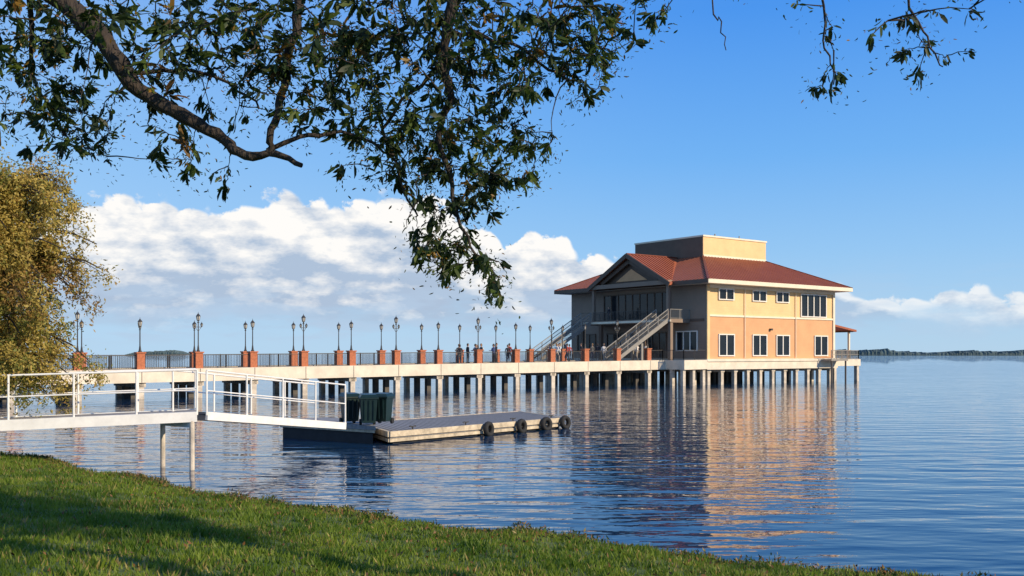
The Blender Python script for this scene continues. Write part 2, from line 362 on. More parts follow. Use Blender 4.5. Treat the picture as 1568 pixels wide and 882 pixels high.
def window(mb,a,b,z0,z1,n,face='R',fm=None,th=.10):
    fm=fm or M_frame
    if face=='R': P=lambda u,d,z:(u,-d,z)
    else: P=lambda u,d,z:(-.06-d,u,z)
    mb.box(P(a,.01,z0),P(b,.03,z1),M_glass,FR)
    mb.box(P(a-.16,.012,z0-.14),P(b+.16,.16,z0),fm,FR); mb.box(P(a-.16,.012,z1),P(b+.16,.16,z1+.14),fm,FR)
    mb.box(P(a-.16,.013,z0),P(a,.14,z1),fm,FR); mb.box(P(b,.013,z0),P(b+.16,.14,z1),fm,FR)
    for i in range(1,n):
        u=a+(b-a)*i/n; mb.box(P(u-.08,.031,z0),P(u+.08,.12,z1),fm,FR)
mb=MB()
for a,b_ in ((2.2,4.8),(8.7,11.2),(13.5,15.9)): window(mb,a,b_,10.85,12.05,2)
window(mb,18.7,24.1,9.05,11.95,4)
for a,b_ in ((2.2,4.9),(8.7,11.3),(13.5,16.0),(21.7,24.4)): window(mb,a,b_,3.75,6.3,2)
window(mb,1.6,5.0,4.4,6.7,3,'L')
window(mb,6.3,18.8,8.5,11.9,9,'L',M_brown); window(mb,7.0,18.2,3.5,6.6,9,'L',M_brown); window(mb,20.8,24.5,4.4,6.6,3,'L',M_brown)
mb.box((12.0,-.35,7.0),(12.35,-.01,7.25),M_iron,FR)
mb.obj('windows',B)
# roof
E0,E1,I0,I1=-1.8,27.8,7.0,20.0; ZE,ZI=13.1,17.05
mb=MB()
O=[FR(E0,E0,ZE),FR(E1,E0,ZE),FR(E1,E1,ZE),FR(E0,E1,ZE)]; I=[FR(I0,I0,ZI),FR(I1,I0,ZI),FR(I1,I1,ZI),FR(I0,I1,ZI)]
for i in range(4):
    j=(i+1)%4; mb.poly([O[i],O[j],I[j],I[i]],[(0,1,2,3)],M_roof)
mb.poly([FR(E0+.05,E0+.05,12.62),FR(E1-.05,E0+.05,12.62),FR(E1-.05,E1-.05,12.62),FR(E0+.05,E1-.05,12.62)],[(0,3,2,1)],M_cream)
def rib(p,q): mb.beam(p,q,.09,.10,M_rib,FR)
s=E0+.5
while s<E1:
    h=min(s-E0,8.8,(E1-s)*8.8/7.8); z=ZE+(ZI-ZE)*h/8.8
    rib((s,E0,ZE),(s,E0+h,z))
    if not(3.8<s<19.8): rib((E0,s,ZE),(E0+h,s,z))
    else:
        g_=max(0,(17.1-abs(s-11.8)*.533-ZE)/(ZI-ZE)*8.8)
        if h>g_+.3: rib((E0+g_,s,ZE+(ZI-ZE)*g_/8.8),(E0+h,s,z))
    s+=.62
for i in range(4): mb.beam(O[i],I[i],.28,.16,M_rib)
mb.obj('roof',B)
mb=MB()
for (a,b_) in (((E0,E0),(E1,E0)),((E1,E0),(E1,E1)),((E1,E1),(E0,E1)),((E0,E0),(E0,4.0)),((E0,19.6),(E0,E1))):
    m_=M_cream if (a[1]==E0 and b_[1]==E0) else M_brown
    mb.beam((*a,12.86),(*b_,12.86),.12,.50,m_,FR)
mb.obj('fascia',B)
mb=MB()
mb.box((I0,I0,16.6),(I1,I1,19.7),M_tan,FR); mb.box((I0-.12,I0-.12,19.7),(I1+.12,I1+.12,19.92),M_cream,FR)
mb.box((I0+.05,I0-.05,16.8),(I1+.05,I0-.003,17.3),M_cream,FR)
mb.cyl((10,I0+.6,19.9),(10,I0+.6,20.3),.1,.1,M_grey,fr=FR); mb.cyl((15,I0+.6,19.9),(15,I0+.6,20.35),.08,.08,M_grey,fr=FR)
mb.box((I0-.09,I0+.02,16.8),(I0-.003,I1,19.69),M_brown,FR)  # brown sheet paints the shade on the tan parapet's left face
mb.obj('rooftop_parapet',B)
# gable
mb=MB(); G0=-2.6; T0,T1,TC=4.3,19.3,11.8; ZT=17.15
for (ta,) in ((T0,),(T1,)):
    d=-.35 if ta==T0 else .35
    zl=13.1-.19
    P=[FR(G0,ta+d,zl),FR(G0,TC,ZT),FR(7,TC,ZT),FR(-1.6,ta+d,zl)]
    Q=[tuple((p[0],p[1],p[2]-.3)) for p in P]
    mb.poly(P+Q,[(0,1,2,3),(7,6,5,4),(0,4,5,1),(0,3,7,4)],M_roof)
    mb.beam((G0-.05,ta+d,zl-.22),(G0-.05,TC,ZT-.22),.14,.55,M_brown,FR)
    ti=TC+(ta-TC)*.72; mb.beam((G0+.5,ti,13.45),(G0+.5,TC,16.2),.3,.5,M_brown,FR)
    for r_ in np.linspace(-2.4,5.6,14):
        hh_=max(0,min(1,(6.6-r_)/8.4)) if r_>-1.6 else 1
        tb=TC+(ta-TC)*hh_; zb=ZT-(ZT-13.1)*hh_
        mb.beam((r_,TC,ZT+.03),(r_,tb,zb+.03),.08,.09,M_rib,FR)
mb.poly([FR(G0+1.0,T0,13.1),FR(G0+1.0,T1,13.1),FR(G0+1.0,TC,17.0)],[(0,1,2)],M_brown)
mb.poly([FR(G0+.9,TC-3,13.6),FR(G0+.9,TC+3,13.6),FR(G0+.9,TC,15.2)],[(0,1,2)],M_sal)
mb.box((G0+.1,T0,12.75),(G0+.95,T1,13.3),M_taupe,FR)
mb.beam((G0,TC,ZT+.05),(7,TC,ZT+.05),.25,.14,M_rib,FR)
mb.obj('entrance_gable',B)
# balcony, columns, stairs
DK=3.12
mb=MB()
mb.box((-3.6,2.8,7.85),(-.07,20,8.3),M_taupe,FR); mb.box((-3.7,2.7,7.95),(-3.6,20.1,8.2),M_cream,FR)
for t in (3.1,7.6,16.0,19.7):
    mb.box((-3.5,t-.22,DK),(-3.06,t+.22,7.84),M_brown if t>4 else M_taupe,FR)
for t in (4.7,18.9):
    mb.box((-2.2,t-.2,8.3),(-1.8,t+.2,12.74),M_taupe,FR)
mb.obj('balcony',B)
def rail(mb,p,q,h,m,fr,sp=.14,posts=2.0,w_=.022,top=.06,mid=False):
    a=Vector(fr(*p)) if fr else Vector(p); b_=Vector(fr(*q)) if fr else Vector(q); Ln=(b_-a).length
    up=Vector((0,0,h)); mb.beam(a+up,b_+up,top,top,m); mb.beam(a+Vector((0,0,.1)),b_+Vector((0,0,.1)),top*.8,top*.8,m)
    if mid: mb.beam(a+up*.55,b_+up*.55,top*.8,top*.8,m)
    k=max(1,int(Ln/sp)) if sp else 0
    for i in range(k+1 if sp else 0):
        c_=a.lerp(b_,i/k); mb.beam(c_+Vector((0,0,.1)),c_+up,w_,w_,m)
    k=max(1,round(Ln/posts))
    for i in range(k+1):
        c_=a.lerp(b_,i/k); mb.beam(c_,c_+up*1.04,top*1.3,top*1.3,m)
mb=MB()
rail(mb,(-3.5,5.4,8.3),(-3.5,17.4,8.3),1.2,M_iron,FR)
rail(mb,(-3.5,2.9,8.3),(-.1,2.9,8.3),1.2,M_grey,FR,.2); rail(mb,(-3.5,19.9,8.3),(-.1,19.9,8.3),1.2,M_grey,FR,.2)
for t0,t1 in ((3.1,5.2),(17.6,19.7)):
    pa,pb=(-3.7,8.2),(-12.3,DK+.1); n_=26
    for t in (t0,t1):
        mb.beam((pa[0],t,pa[1]-.1),(pb[0],t,pb[1]),.12,.42,M_grey,FR)
        a=(pa[0],t,pa[1]+.1); b_=(pb[0],t,pb[1]+.1); rail(mb,a,b_,1.2,M_grey,FR,.22,2.2,.03,.09,True)
    for i in range(n_):
        f=(i+.5)/n_; s=pa[0]+(pb[0]-pa[0])*f; z=pa[1]+(pb[1]-pa[1])*f
        mb.box((s-.17,t0+.07,z-.05),(s+.17,t1-.07,z+.01),M_grey,FR)
    mb.box((-8.2,t0+.1,DK),(-7.9,t0+.4,5.2),M_grey,FR); mb.box((-8.2,t1-.4,DK),(-7.9,t1-.1,5.2),M_grey,FR)
mb.obj('stairs',B)
mb=MB()
for i,s in enumerate(np.arange(.4,26,2.5)):
    for j,t in enumerate((0.3,6,12,18,25.5)):
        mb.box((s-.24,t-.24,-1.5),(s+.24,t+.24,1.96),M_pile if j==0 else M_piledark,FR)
    mb.box((s-.35,0,1.6),(s+.35,26,1.955),M_pile,FR)
for t in np.arange(2.5,26,2.3):
    mb.box((.1,t-.22,-1.5),(.55,t+.22,1.95),M_pile,FR)
mb.obj('building_piles',B)
# side porch
mb=MB()
mb.box((26.45,.4,2.2),(33,9,3.15),M_white,FR)
for s in (27.2,32.6):
    for t in (.8,4.6,8.6): mb.box((s-.25,t-.25,-1.5),(s+.25,t+.25,2.2),M_pile,FR)
for t in (.8,8.6): mb.box((30.6,t-.13,3.15),(30.86,t+.13,7.25),M_cream,FR)
P=[FR(26.1,.1,8.1),FR(31.6,.1,7.35),FR(31.6,9.2,7.35),FR(26.1,9.2,8.1)]; Q=[(p[0],p[1],p[2]-.28) for p in P]
mb.poly(P+Q,[(0,1,2,3),(7,6,5,4),(0,4,5,1),(1,5,6,2),(2,6,7,3)],M_roof)
mb.box((30.5,.3,7.02),(31.0,9,7.2),M_brown,FR)
rail(mb,(26.6,.6,3.15),(32.8,.6,3.15),1.25,M_grey,FR,.25,1.8,.03,.08,True); rail(mb,(32.8,.6,3.15),(32.8,8.8,3.15),1.25,M_grey,FR,.25,1.8,.03,.08,True)
mb.box((22.4,-2.2,2.95),(26.2,-.6,3.2),M_grey,FR)
rail(mb,(22.5,-2.1,3.2),(26.1,-2.1,3.2),1.2,M_grey,FR,.3,1.2,.03,.08,True)
for s in (22.7,25.9): mb.cyl((s,-2.0,-1.5),(s,-2.0,2.95),.13,.13,M_piledark,fr=FR)
mb.obj('side_porch',B)

# ------------------------------------------------------------------ pier
P_=empty('pier')
def dz(s): return 3.12+.0088*max(min(s,0),-130)
PS=5.08; near0=-62.9; far0=-50.9; TN,TF=3.0,10.0
mb=MB()
def FRD(s,t,z): return FR(s,t,z+dz(s))
mb.box((-125,TN,-.16),(-13,TF,0),M_deck,FRD)
mb.box((-13,TN,-.16),(-.42,20.5,0),M_deck,FRD); mb.box((-4.4,-.3,-.16),(-.42,TN-.002,0),M_deck,FRD)
mb.box((-125,TN-.18,-1.1),(-4.6,TN-.004,.06),M_white,FRD)
mb.box((-125,TF+.004,-1.1),(-13,TF+.18,.06),M_white,FRD)
mb.box((-13.2,TF+.2,-1.1),(-13.02,20.5,.06),M_white,FRD)
mb.box((-4.58,-.5,-1.1),(-.42,-.32,.06),M_white,FRD); mb.box((-4.6,-.48,-1.1),(-4.42,TN-.2,.06),M_white,FRD)
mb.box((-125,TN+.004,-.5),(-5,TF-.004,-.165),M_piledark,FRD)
for k in range(-11,12): mb.box((near0+PS*k-.03,TN-.186,-1.08),(near0+PS*k+.03,TN-.181,.04),M_piledark,FRD)
mb.obj('deck',P_)
mb=MB()
ks=[near0+PS*k for k in range(-12,12)]
for s in ks:
    for j,t in enumerate((TN+.25,5.4,7.6,TF-.25)):
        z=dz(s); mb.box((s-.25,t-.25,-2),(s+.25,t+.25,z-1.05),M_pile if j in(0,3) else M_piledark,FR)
    mb.box((s-.4,TN-.0,dz(s)-1.5),(s+.4,TF,dz(s)-1.1),M_pile,FR)
for s in (-11,-8,-5,-2.5):
    for t in (12,15,18,20): mb.box((s-.22,t-.22,-2),(s+.22,t+.22,2.1),M_pile,FR)
for s in (-4.3,-2.6,-.8):
    for t in (0,1.8): mb.box((s-.22,t-.22,-2),(s+.22,t+.22,2.1),M_pile,FR)
mb.obj('piles',P_)
mb=MB(); mr=MB()
def post(s,t,h=1.42):
    z=dz(s); mb.box((s-.33,t-.33,z),(s+.33,t+.33,z+h),M_brick,FR); mb.box((s-.40,t-.40,z+h),(s+.40,t+.40,z+h+.12),M_brick,FR)
near=[near0+PS*k for k in range(-11,12)]; far=[far0+PS*k for k in range(-13,8)]
near=[s for s in near if s<-4.5]; far=[s for s in far if s<-13]
for s in near: post(s,TN+.35)
for s in far: post(s,TF-.35)
for L_,t in ((near,TN+.35),(far,TF-.35)):
    for a,b_ in zip(L_[:-1],L_[1:]):
        rail(mr,(a+.34,t,dz(a+.34)),(b_-.34,t,dz(b_-.34)),1.25,M_iron,FR,.15,2.2,.024,.06)
rail(mr,(near[-1]+.34,TN+.35,DK-.05),(-4.4,TN+.35,DK),1.25,M_iron,FR); rail(mr,(-4.4,TN+.35,DK),(-4.4,-.2,DK),1.25,M_iron,FR); rail(mr,(-4.4,-.2,DK),(-.5,-.2,DK),1.25,M_iron,FR)
rail(mr,(-12.9,TF+.5,DK-.1),(-12.9,17.3,DK-.1),1.25,M_iron,FR); rail(mr,(-12.9,20.3,DK-.1),(-.5,20.3,DK),1.25,M_iron,FR)
mb.obj('brick_posts',P_); mr.obj('railing',P_)

# ------------------------------------------------------------------ street lamps
def lampmesh(h,double):
    mb=MB()
    mb.cyl((0,0,0),(0,0,.12),.16,.15,M_iron,8); mb.cyl((0,0,.12),(0,0,.55),.11,.06,M_iron,8)
    mb.cyl((0,0,.55),(0,0,h-.85),.052,.042,M_iron,8); mb.cyl((0,0,h-.98),(0,0,h-.9),.09,.09,M_iron,8)
    def lantern(x,z,k):
        mb.cyl((x,0,z),(x,0,z+.1*k),.05*k,.12*k,M_iron,6)
        mb.cyl((x,0,z+.1*k),(x,0,z+.45*k),.10*k,.16*k,M_glasslamp,6)
        for i in range(6):
            t=math.pi*2*(i+.5)/6; mb.beam((x+.115*k*math.cos(t),.115*k*math.sin(t),z+.1*k),(x+.175*k*math.cos(t),.175*k*math.sin(t),z+.46*k),.025,.025,M_iron)
        mb.cyl((x,0,z+.45*k),(x,0,z+.66*k),.21*k,.05*k,M_iron,6); mb.cyl((x,0,z+.66*k),(x,0,z+.82*k),.03*k,.01,M_iron,6)
    lantern(0,h-.85,1.05)
    if double:
        mb.beam((-.30,0,h-1.35),(.30,0,h-1.35),.05,.05,M_iron)
        lantern(-.30,h-1.35,.6); lantern(.30,h-1.35,.6)
        mb.beam((-.26,0,h-1.37),(0,0,h-1.75),.03,.03,M_iron); mb.beam((.26,0,h-1.37),(0,0,h-1.75),.03,.03,M_iron)
    return mb.mesh('street_lamp')
LT=lampmesh(3.55,True); LS=lampmesh(3.0,False)
rotb=math.atan2(.6,.8)
def addlamp(s,t,me):
    o=bpy.data.objects.new('street_lamp',me); COL.objects.link(o); o.location=FR(s,t,dz(s)+1.54); o.rotation_euler=(0,0,rotb+random.uniform(-.1,.1))
for i,s in enumerate(near):
    k=round((s-near0)/PS); addlamp(s,TN+.35,LT if k%2==0 else LS)
for i,s in enumerate(far): addlamp(s,TF-.35,LS)

# ------------------------------------------------------------------ people
def person_mesh(kind,shirt,pants,skin,hair,eyes):
    J={'pel':(0,0,.95),'sp':(0,0,1.18),'ch':(0,0.0,1.36),'nk':(0,0,1.50),'hd':(0,.012,1.58),
     'lh':(.10,0,.88),'lk':(.12,.02,.50),'la':(.12,0,.08),'lt':(.13,.16,.04),'rh':(-.10,0,.88),'rk':(-.12,.02,.50),'ra':(-.12,0,.08),'rt':(-.13,.16,.04),
     'ls':(.19,0,1.40),'le':(.25,-.02,1.13),'lw':(.27,.06,.88),'lf':(.27,.08,.81),'rs':(-.19,0,1.40),'re':(-.25,-.02,1.13),'rw':(-.27,.06,.88),'rf':(-.27,.08,.81)}
    if kind==1:
        J.update({'lk':(.11,.20,.54),'la':(.11,.16,.10),'lt':(.12,.32,.07),'rk':(-.11,-.06,.50),'ra':(-.11,-.26,.12),'rt':(-.12,-.12,.04),'lw':(.24,-.22,.93),'lf':(.24,-.25,.86),'rw':(-.24,.22,.96),'rf':(-.23,.28,.92)})
    if kind==2:
        J.update({'le':(.26,.12,1.16),'lw':(.16,.34,1.18),'lf':(.14,.40,1.19),'re':(-.26,.12,1.16),'rw':(-.15,.34,1.16),'rf':(-.12,.40,1.17)})
    R={'pel':.15,'sp':.13,'ch':.15,'nk':.06,'hd':.052,'lh':.095,'lk':.062,'la':.042,'lt':.04,'ls':.065,'le':.045,'lw':.030,'lf':.036}
    for k in list(R):
        if k[0]=='l' : R['r'+k[1:]]=R[k]
    E=[('pel','sp'),('sp','ch'),('ch','nk'),('nk','hd'),('pel','lh'),('lh','lk'),('lk','la'),('la','lt'),('pel','rh'),('rh','rk'),('rk','ra'),('ra','rt'),
       ('ch','ls'),('ls','le'),('le','lw'),('lw','lf'),('ch','rs'),('rs','re'),('re','rw'),('rw','rf')]
    K=list(J); me=bpy.data.meshes.new('p'); me.from_pydata([J[k] for k in K],[(K.index(a),K.index(b_)) for a,b_ in E],[])
    o=bpy.data.objects.new('p',me); COL.objects.link(o); o.modifiers.new('s','SKIN')
    for i,k in enumerate(K):
        sv=me.skin_vertices[0].data[i]; sv.radius=(R[k],R[k]*(.72 if k in('pel','sp','ch') else 1)); sv.use_root=(k=='pel')
    sb=o.modifiers.new('u','SUBSURF'); sb.levels=1; sb.render_levels=1
    dg=bpy.context.evaluated_depsgraph_get(); r=bpy.data.meshes.new_from_object(o.evaluated_get(dg)); bpy.data.objects.remove(o)
    q=MB(); fl={skin:[],shirt:[],pants:[],hair:[]}
    for p in r.polygons:
        c_=p.center
        if c_.z>1.49 and abs(c_.x)<.1: m_=skin
        elif (abs(c_.x)>.2 and c_.z<.98) or (kind==2 and c_.y>.3 and c_.z>1): m_=skin
        elif c_.z>.93: m_=shirt
        elif c_.z<.09: m_=hair
        else: m_=pants
        fl[m_].append(tuple(p.vertices))
    q.v=[tuple(v.co) for v in r.vertices]
    for m_,fs_ in fl.items():
        k=q.mi(m_)
        for f in fs_: q.f.append(f); q.m.append(k)
    q.ell((0,.02,1.66),(.078,.098,.122),skin,14,10); q.ell((0,.005,1.685),(.087,.104,.112),hair,14,6,-.05)
    q.ell((0,-.025,1.645),(.084,.082,.10),hair,12,6)
    q.beam((0,.112,1.67),(0,.134,1.635),.022,.024,skin)
    for x in (-.03,.03): q.ell((x,.108,1.665),(.012,.009,.008),eyes,6,4)
    for x in (-.08,.08): q.ell((x,.01,1.655),(.012,.022,.034),skin,6,4)
    q.beam((-.025,.112,1.605),(.025,.112,1.605),.008,.01,eyes)
    for sd_ in ('l','r'):
        w0=Vector(J[sd_+'w']); f0=Vector(J[sd_+'f']); d=(f0-w0).normalized(); sx=Vector((0,1,0)) if abs(d.z)>.6 else Vector((1,0,0)); ins=Vector((-1 if sd_=='l' else 1,0,0))
        for i_,ln_ in enumerate((.065,.078,.072,.055)):
            b0=f0+sx*(i_-1.5)*.02+d*.015; m0=b0+d*ln_*.6; q.tube([b0,m0,m0+d*ln_*.35+ins*.02],[.0095,.009,.006],skin,5)
        b0=w0.lerp(f0,.5)+sx*.03; q.tube([b0,b0+sx*.02+d*.03,b0+sx*.022+d*.06],[.011,.010,.007],skin,5)
    return q.mesh('person',True)
skin=mat('skin',(0.45,0.27,0.19),0.6,.1,5); hair=mat('hair',(0.04,0.025,0.018),.7,.2,9); hair2=mat('hair_light',(0.22,0.14,0.07),.7,.2,9); eyes=mat('eyes',(.03,.02,.02),.4,.1,5)
cl=[mat('cloth_%d'%i,c_,.85,.15,6) for i,c_ in enumerate([(.02,.02,.03),(.7,.68,.66),(.05,.08,.2),(.40,.06,.05),(.1,.1,.1),(.4,.35,.3),(.03,.05,.09)])]
PM=[person_mesh(0,cl[0],cl[4],skin,hair,eyes),person_mesh(1,cl[1],cl[5],skin,hair2,eyes),person_mesh(2,cl[2],cl[0],skin,hair,eyes),person_mesh(1,cl[3],cl[6],skin,hair,eyes),person_mesh(0,cl[4],cl[6],skin,hair2,eyes),person_mesh(2,cl[1],cl[6],skin,hair,eyes)]
def person(s,t,k,ang,sc=1.0):
    o=bpy.data.objects.new('person',PM[k]); COL.objects.link(o); o.location=FR(s,t,dz(s)); o.rotation_euler=(0,0,math.radians(ang)); o.scale=(sc*1.2,)*3
for s,t,k,a in [(-33.0,6.0,0,20),(-32.2,7.4,4,200),(-31.5,5.2,2,60),(-30.6,8.0,0,300),(-30.0,6.2,4,120),(-29.3,7.2,5,10),(-28.8,5.0,0,260),(-28.0,6.6,4,80),(-27.1,7.8,2,190),(-26.4,5.8,3,330),(-31.9,4.4,4,150),(-29.6,4.4,2,100),(-27.6,4.5,0,200)]:
    person(s,t,k,a,random.uniform(.96,1.06))
for s,t,k,a in [(-20.6,4.4,1,-55),(-19.8,4.9,5,125),(-19.2,4.2,3,90),(-15.5,6,0,100),(-14.8,9,3,10),(-11.5,8.5,4,40),(-10.4,7.6,1,200),(-9.2,6.6,0,120),(-6.6,5.6,1,30),(-5.9,6.4,3,220),(-5.0,7.2,0,100),(-4.9,5.7,5,10),(-8.3,4.1,1,60),(-7.4,4.2,4,300),(-13.8,14,2,90),(-7.5,12,0,0)]:
    person(s,t,k,a,random.uniform(.96,1.06))
o=bpy.data.objects.new('person',PM[0]); COL.objects.link(o); o.location=FR(-2.8,15.0,8.3); o.rotation_euler=(0,0,math.radians(125)); o.scale=(1.1,)*3

# ------------------------------------------------------------------ walkway + ramp
W=empty('gangway'); mb=MB()
a0=Vector((-25.0,28.5,1.55)); a1=Vector((-10.6,33.5,1.95)); dr=(a1-a0).normalized(); sidev=Vector((-dr.y,dr.x,0)).normalized()*1.75
mb.beam(a0-Vector((0,0,.16)),a1-Vector((0,0,.16)),.14,.34,M_wpaint); mb.beam(a0+sidev-Vector((0,0,.16)),a1+sidev-Vector((0,0,.16)),.14,.34,M_wpaint)
mb.beam(a0+sidev*.5-Vector((0,0,.05)),a1+sidev*.5-Vector((0,0,.05)),1.58,.08,M_deck)
def wrail(mb,a,b_,h0,h1,n):
    u0=Vector((0,0,h0)); u1=Vector((0,0,h1))
    for f in (1.0,.52): mb.cyl(a+u0*f,b_+u1*f,.032 if f==1 else .024,.032 if f==1 else .024,M_wpaint,8)
    for i in range(n+1):
        f=i/n; c_=a.lerp(b_,f); mb.cyl(c_-Vector((0,0,.1)),c_+u0.lerp(u1,f),.036,.036,M_wpaint,8)
wrail(mb,a0,a1,1.42,1.42,8); wrail(mb,a0+sidev,a1+sidev,1.42,1.42,8)
r0=Vector((-10.35,33.75,1.92)); r1=Vector((-6.9,41.2,1.0)); dr=(r1-r0).normalized(); sv=Vector((-dr.y,dr.x,0)).normalized()*1.5
r0b=r0+sv; r1b=r1+sv
for a,b_ in ((r0,r1),(r0b,r1b)):
    mb.beam(a-Vector((0,0,.12)),b_-Vector((0,0,.08)),.10,.28,M_wpaint); wrail(mb,a,b_,1.42,1.62,4)
mb.beam((r0+r0b)/2-Vector((0,0,.02)),(r1+r1b)/2-Vector((0,0,.0)),1.38,.07,M_deck)
mb.obj('railings_and_deck',W)
mb=MB()
for p,q in ((a1-Vector((.15,.05,0)),a1-Vector((1.05,.30,0))+sidev*.8),(Vector((-16.3,31.5,1.7)),Vector((-17.1,31.2,1.7))+sidev*.8)):
    for r_ in (p,q): mb.cyl((r_.x,r_.y,-2),(r_.x,r_.y,r_.z-.3),.085,.085,M_pile,10)
    mb.beam(p-Vector((0,0,.42)),q-Vector((0,0,.42)),.16,.2,M_wpaint)
mb.obj('support_posts',W)

# ------------------------------------------------------------------ floating dock
D=empty('floating_dock'); mb=MB()
Np=Vector((-5.3,43.0,0)); Rp=Vector((2.7,52.6,0)); wv=Vector((-2.3,5.8,0))
def prism(mb,poly,z0,z1,m):
    n_=len(poly); P=[(p[0],p[1],z0) for p in poly]+[(p[0],p[1],z1) for p in poly]
    mb.poly(P,[tuple(reversed(range(n_))),tuple(range(n_,2*n_))]+[(i,(i+1)%n_,n_+(i+1)%n_,n_+i) for i in range(n_)],m)
quad=[Np,Rp,Rp+wv,Np+wv]
cen=sum(quad,Vector())/4
prism(mb,[cen+(p-cen)*.96 for p in quad],-.4,.26,M_black)
prism(mb,[cen+(p-cen)*.992 for p in quad],.24,.53,M_dockwood)
for i in range(4):
    a,b_=quad[i],quad[(i+1)%4]; mb.beam(a+Vector((0,0,.43)),b_+Vector((0,0,.43)),.14,.24,M_timber)
    mb.beam(a+Vector((0,0,.16)),b_+Vector((0,0,.16)),.10,.14,M_timber)
for i in range(1,40):
    f=i/40; a=Np.lerp(Rp,f); mb.beam(a+wv*.02+Vector((0,0,.534)),a+wv*.98+Vector((0,0,.534)),.03,.012,M_piledark)
for f in (.12,.4,.68,.93):
    c_=Np.lerp(Rp,f)+wv*.04+Vector((0,0,.55)); mb.beam(c_,c_+Vector((0,0,.12)),.06,.06,M_iron); mb.beam(c_+Vector((-.12,-.14,.13)),c_+Vector((.12,.14,.13)),.05,.05,M_iron)
mb.obj('main_float',D)
mb=MB()
d2=Vector((-.81,.59,0)); d1=Vector((.60,.80,0))
N0=Np+d2*.25-d1*.25
quad=[N0,N0+d2*6.2,N0+d2*6.2+d1*3.0,N0+Vector((-2.2,1.9,0))+d1*2.5]
quad=[p+Vector((-.2,-.2,0)) for p in quad]
quad=[quad[0],quad[3],quad[2],quad[1]][::-1]
c0=sum(quad,Vector())/4
prism(mb,[c0+(p-c0)*.93 for p in quad],-.4,.5,M_black); prism(mb,quad,.62,.80,M_dockwood); prism(mb,[c0+(p-c0)*.98 for p in quad],.5,.62,M_timber)
mb.obj('landing_float',D)
mb=MB(); side=(Rp-Np).normalized(); nr=Vector((side.y,-side.x,0))
for f in (.50,.70,.86,.99):
    c_=Np.lerp(Rp,f)+nr*.24+Vector((0,0,.30)); mb.torus(c_,nr+Vector((random.uniform(-.3,.3),0,0.1)),.27,.115,M_rubber)
mb.obj('tyre_fenders',D,True)
def bin_(loc,ang):
    mb=MB(); R_=Matrix.Rotation(ang,3,'Z')
    def f(x,y,z): v=R_@Vector((x,y,z)); return (v.x+loc[0],v.y+loc[1],v.z+loc[2])
    b0=[(-.36,-.36),(.36,-.36),(.36,.36),(-.36,.36)]
    P=[f(x*.8,y*.8,.12) for x,y in b0]+[f(x,y,1.15) for x,y in b0]
    mb.poly(P,[(3,2,1,0),(4,5,6,7),(0,1,5,4),(1,2,6,5),(2,3,7,6),(3,0,4,7)],M_bin)
    mb.box((-.41,-.41,1.15),(.41,.41,1.22),M_bin,f)
    P=[f(-.4,-.42,1.222),f(.4,-.42,1.222),f(.4,.42,1.222),f(-.4,.42,1.222),f(-.32,-.3,1.34),f(.32,-.3,1.34),f(.32,.34,1.38),f(-.32,.34,1.38)]
    mb.poly(P,[(4,5,6,7),(0,1,5,4),(1,2,6,5),(2,3,7,6),(3,0,4,7)],M_bin)
    for x in (-.2,0,.2): mb.beam(f(x,-.33,.25),f(x,-.385,1.1),.05,.05,M_bin)
    mb.cyl(f(-.36,.48,1.2),f(.36,.48,1.2),.03,.03,M_bin)
    for x in (-.3,.3): mb.cyl(f(x-.05,.36,.13),f(x+.05,.36,.13),.13,.13,M_rubber,12)
    mb.obj('wheeled_bin')
bin_((-6.25,43.3,.80),.25); bin_((-5.75,44.2,.80),-.3); bin_((-7.2,44.3,.80),.5)

# ------------------------------------------------------------------ far shores
def farshore(x0,x1,y,hm,n_):
    P=[];F=[]
    xs_=np.linspace(x0,x1,n_)
    h=hm*(.55+.2*np.sin(xs_*.011)+.12*np.sin(xs_*.037+1)+.3*rng.random(n_)+.25*(rng.random(n_)>.93)*rng.random(n_))
    ends=np.minimum(1,np.minimum(np.arange(n_),np.arange(n_)[::-1])/25.); h=h*(.25+.75*ends)
    for i in range(n_):
        yy=y+60*math.sin(xs_[i]*.004)
        P+= [(xs_[i],yy-6,-.5),(xs_[i],yy-4+rng.uniform(-2,2),h[i]*.6),(xs_[i],yy+4,h[i]),(xs_[i],yy+80,h[i]*.8)]
    for i in range(n_-1):
        for j in range(3): F.append((4*i+j,4*i+4+j,4*i+5+j,4*i+1+j))
    return P,F
fs=MB()
for args in ((500,3200,2300,16,1000),(-1150,-960,2900,14,120),(-2600,-1750,3600,14,200)):
    p,f=farshore(*args); fs.poly(p,f,M_far)
fs.obj('distant_treeline')

# ------------------------------------------------------------------ trees
def leaves_obj(name,cen,dirs,ln,wid,mats,midx,parent):
    n=len(cen); d=dirs/np.linalg.norm(dirs,axis=1)[:,None]; r=rng.normal(size=(n,3)); s=np.cross(d,r); s/=np.linalg.norm(s,axis=1)[:,None]; up=np.cross(s,d)
    l=ln[:,None]; w_=wid[:,None]
    a=cen; m1=cen+d*l*.35+s*w_+up*w_*.4; m2_=cen+d*l*.35-s*w_+up*w_*.4; k1=cen+d*l*.75+s*w_*.8+up*w_*.2; k2=cen+d*l*.75-s*w_*.8+up*w_*.2
    e=cen+d*l-up*l*.08; c_=cen+d*l*.5
    V=np.stack([a,m1,k1,e,c_,k2,m2_],1).reshape(-1,3)
    base=np.arange(n)[:,None]*7
    F=np.concatenate([base+np.array([[0,1,2,4]]),base+np.array([[4,2,3,5]]),base+np.array([[0,4,5,6]])],0)
    me=npmesh(name,V,F,mats,np.tile(midx,3)); o=bpy.data.objects.new(name,me); COL.objects.link(o); o.parent=parent; return o
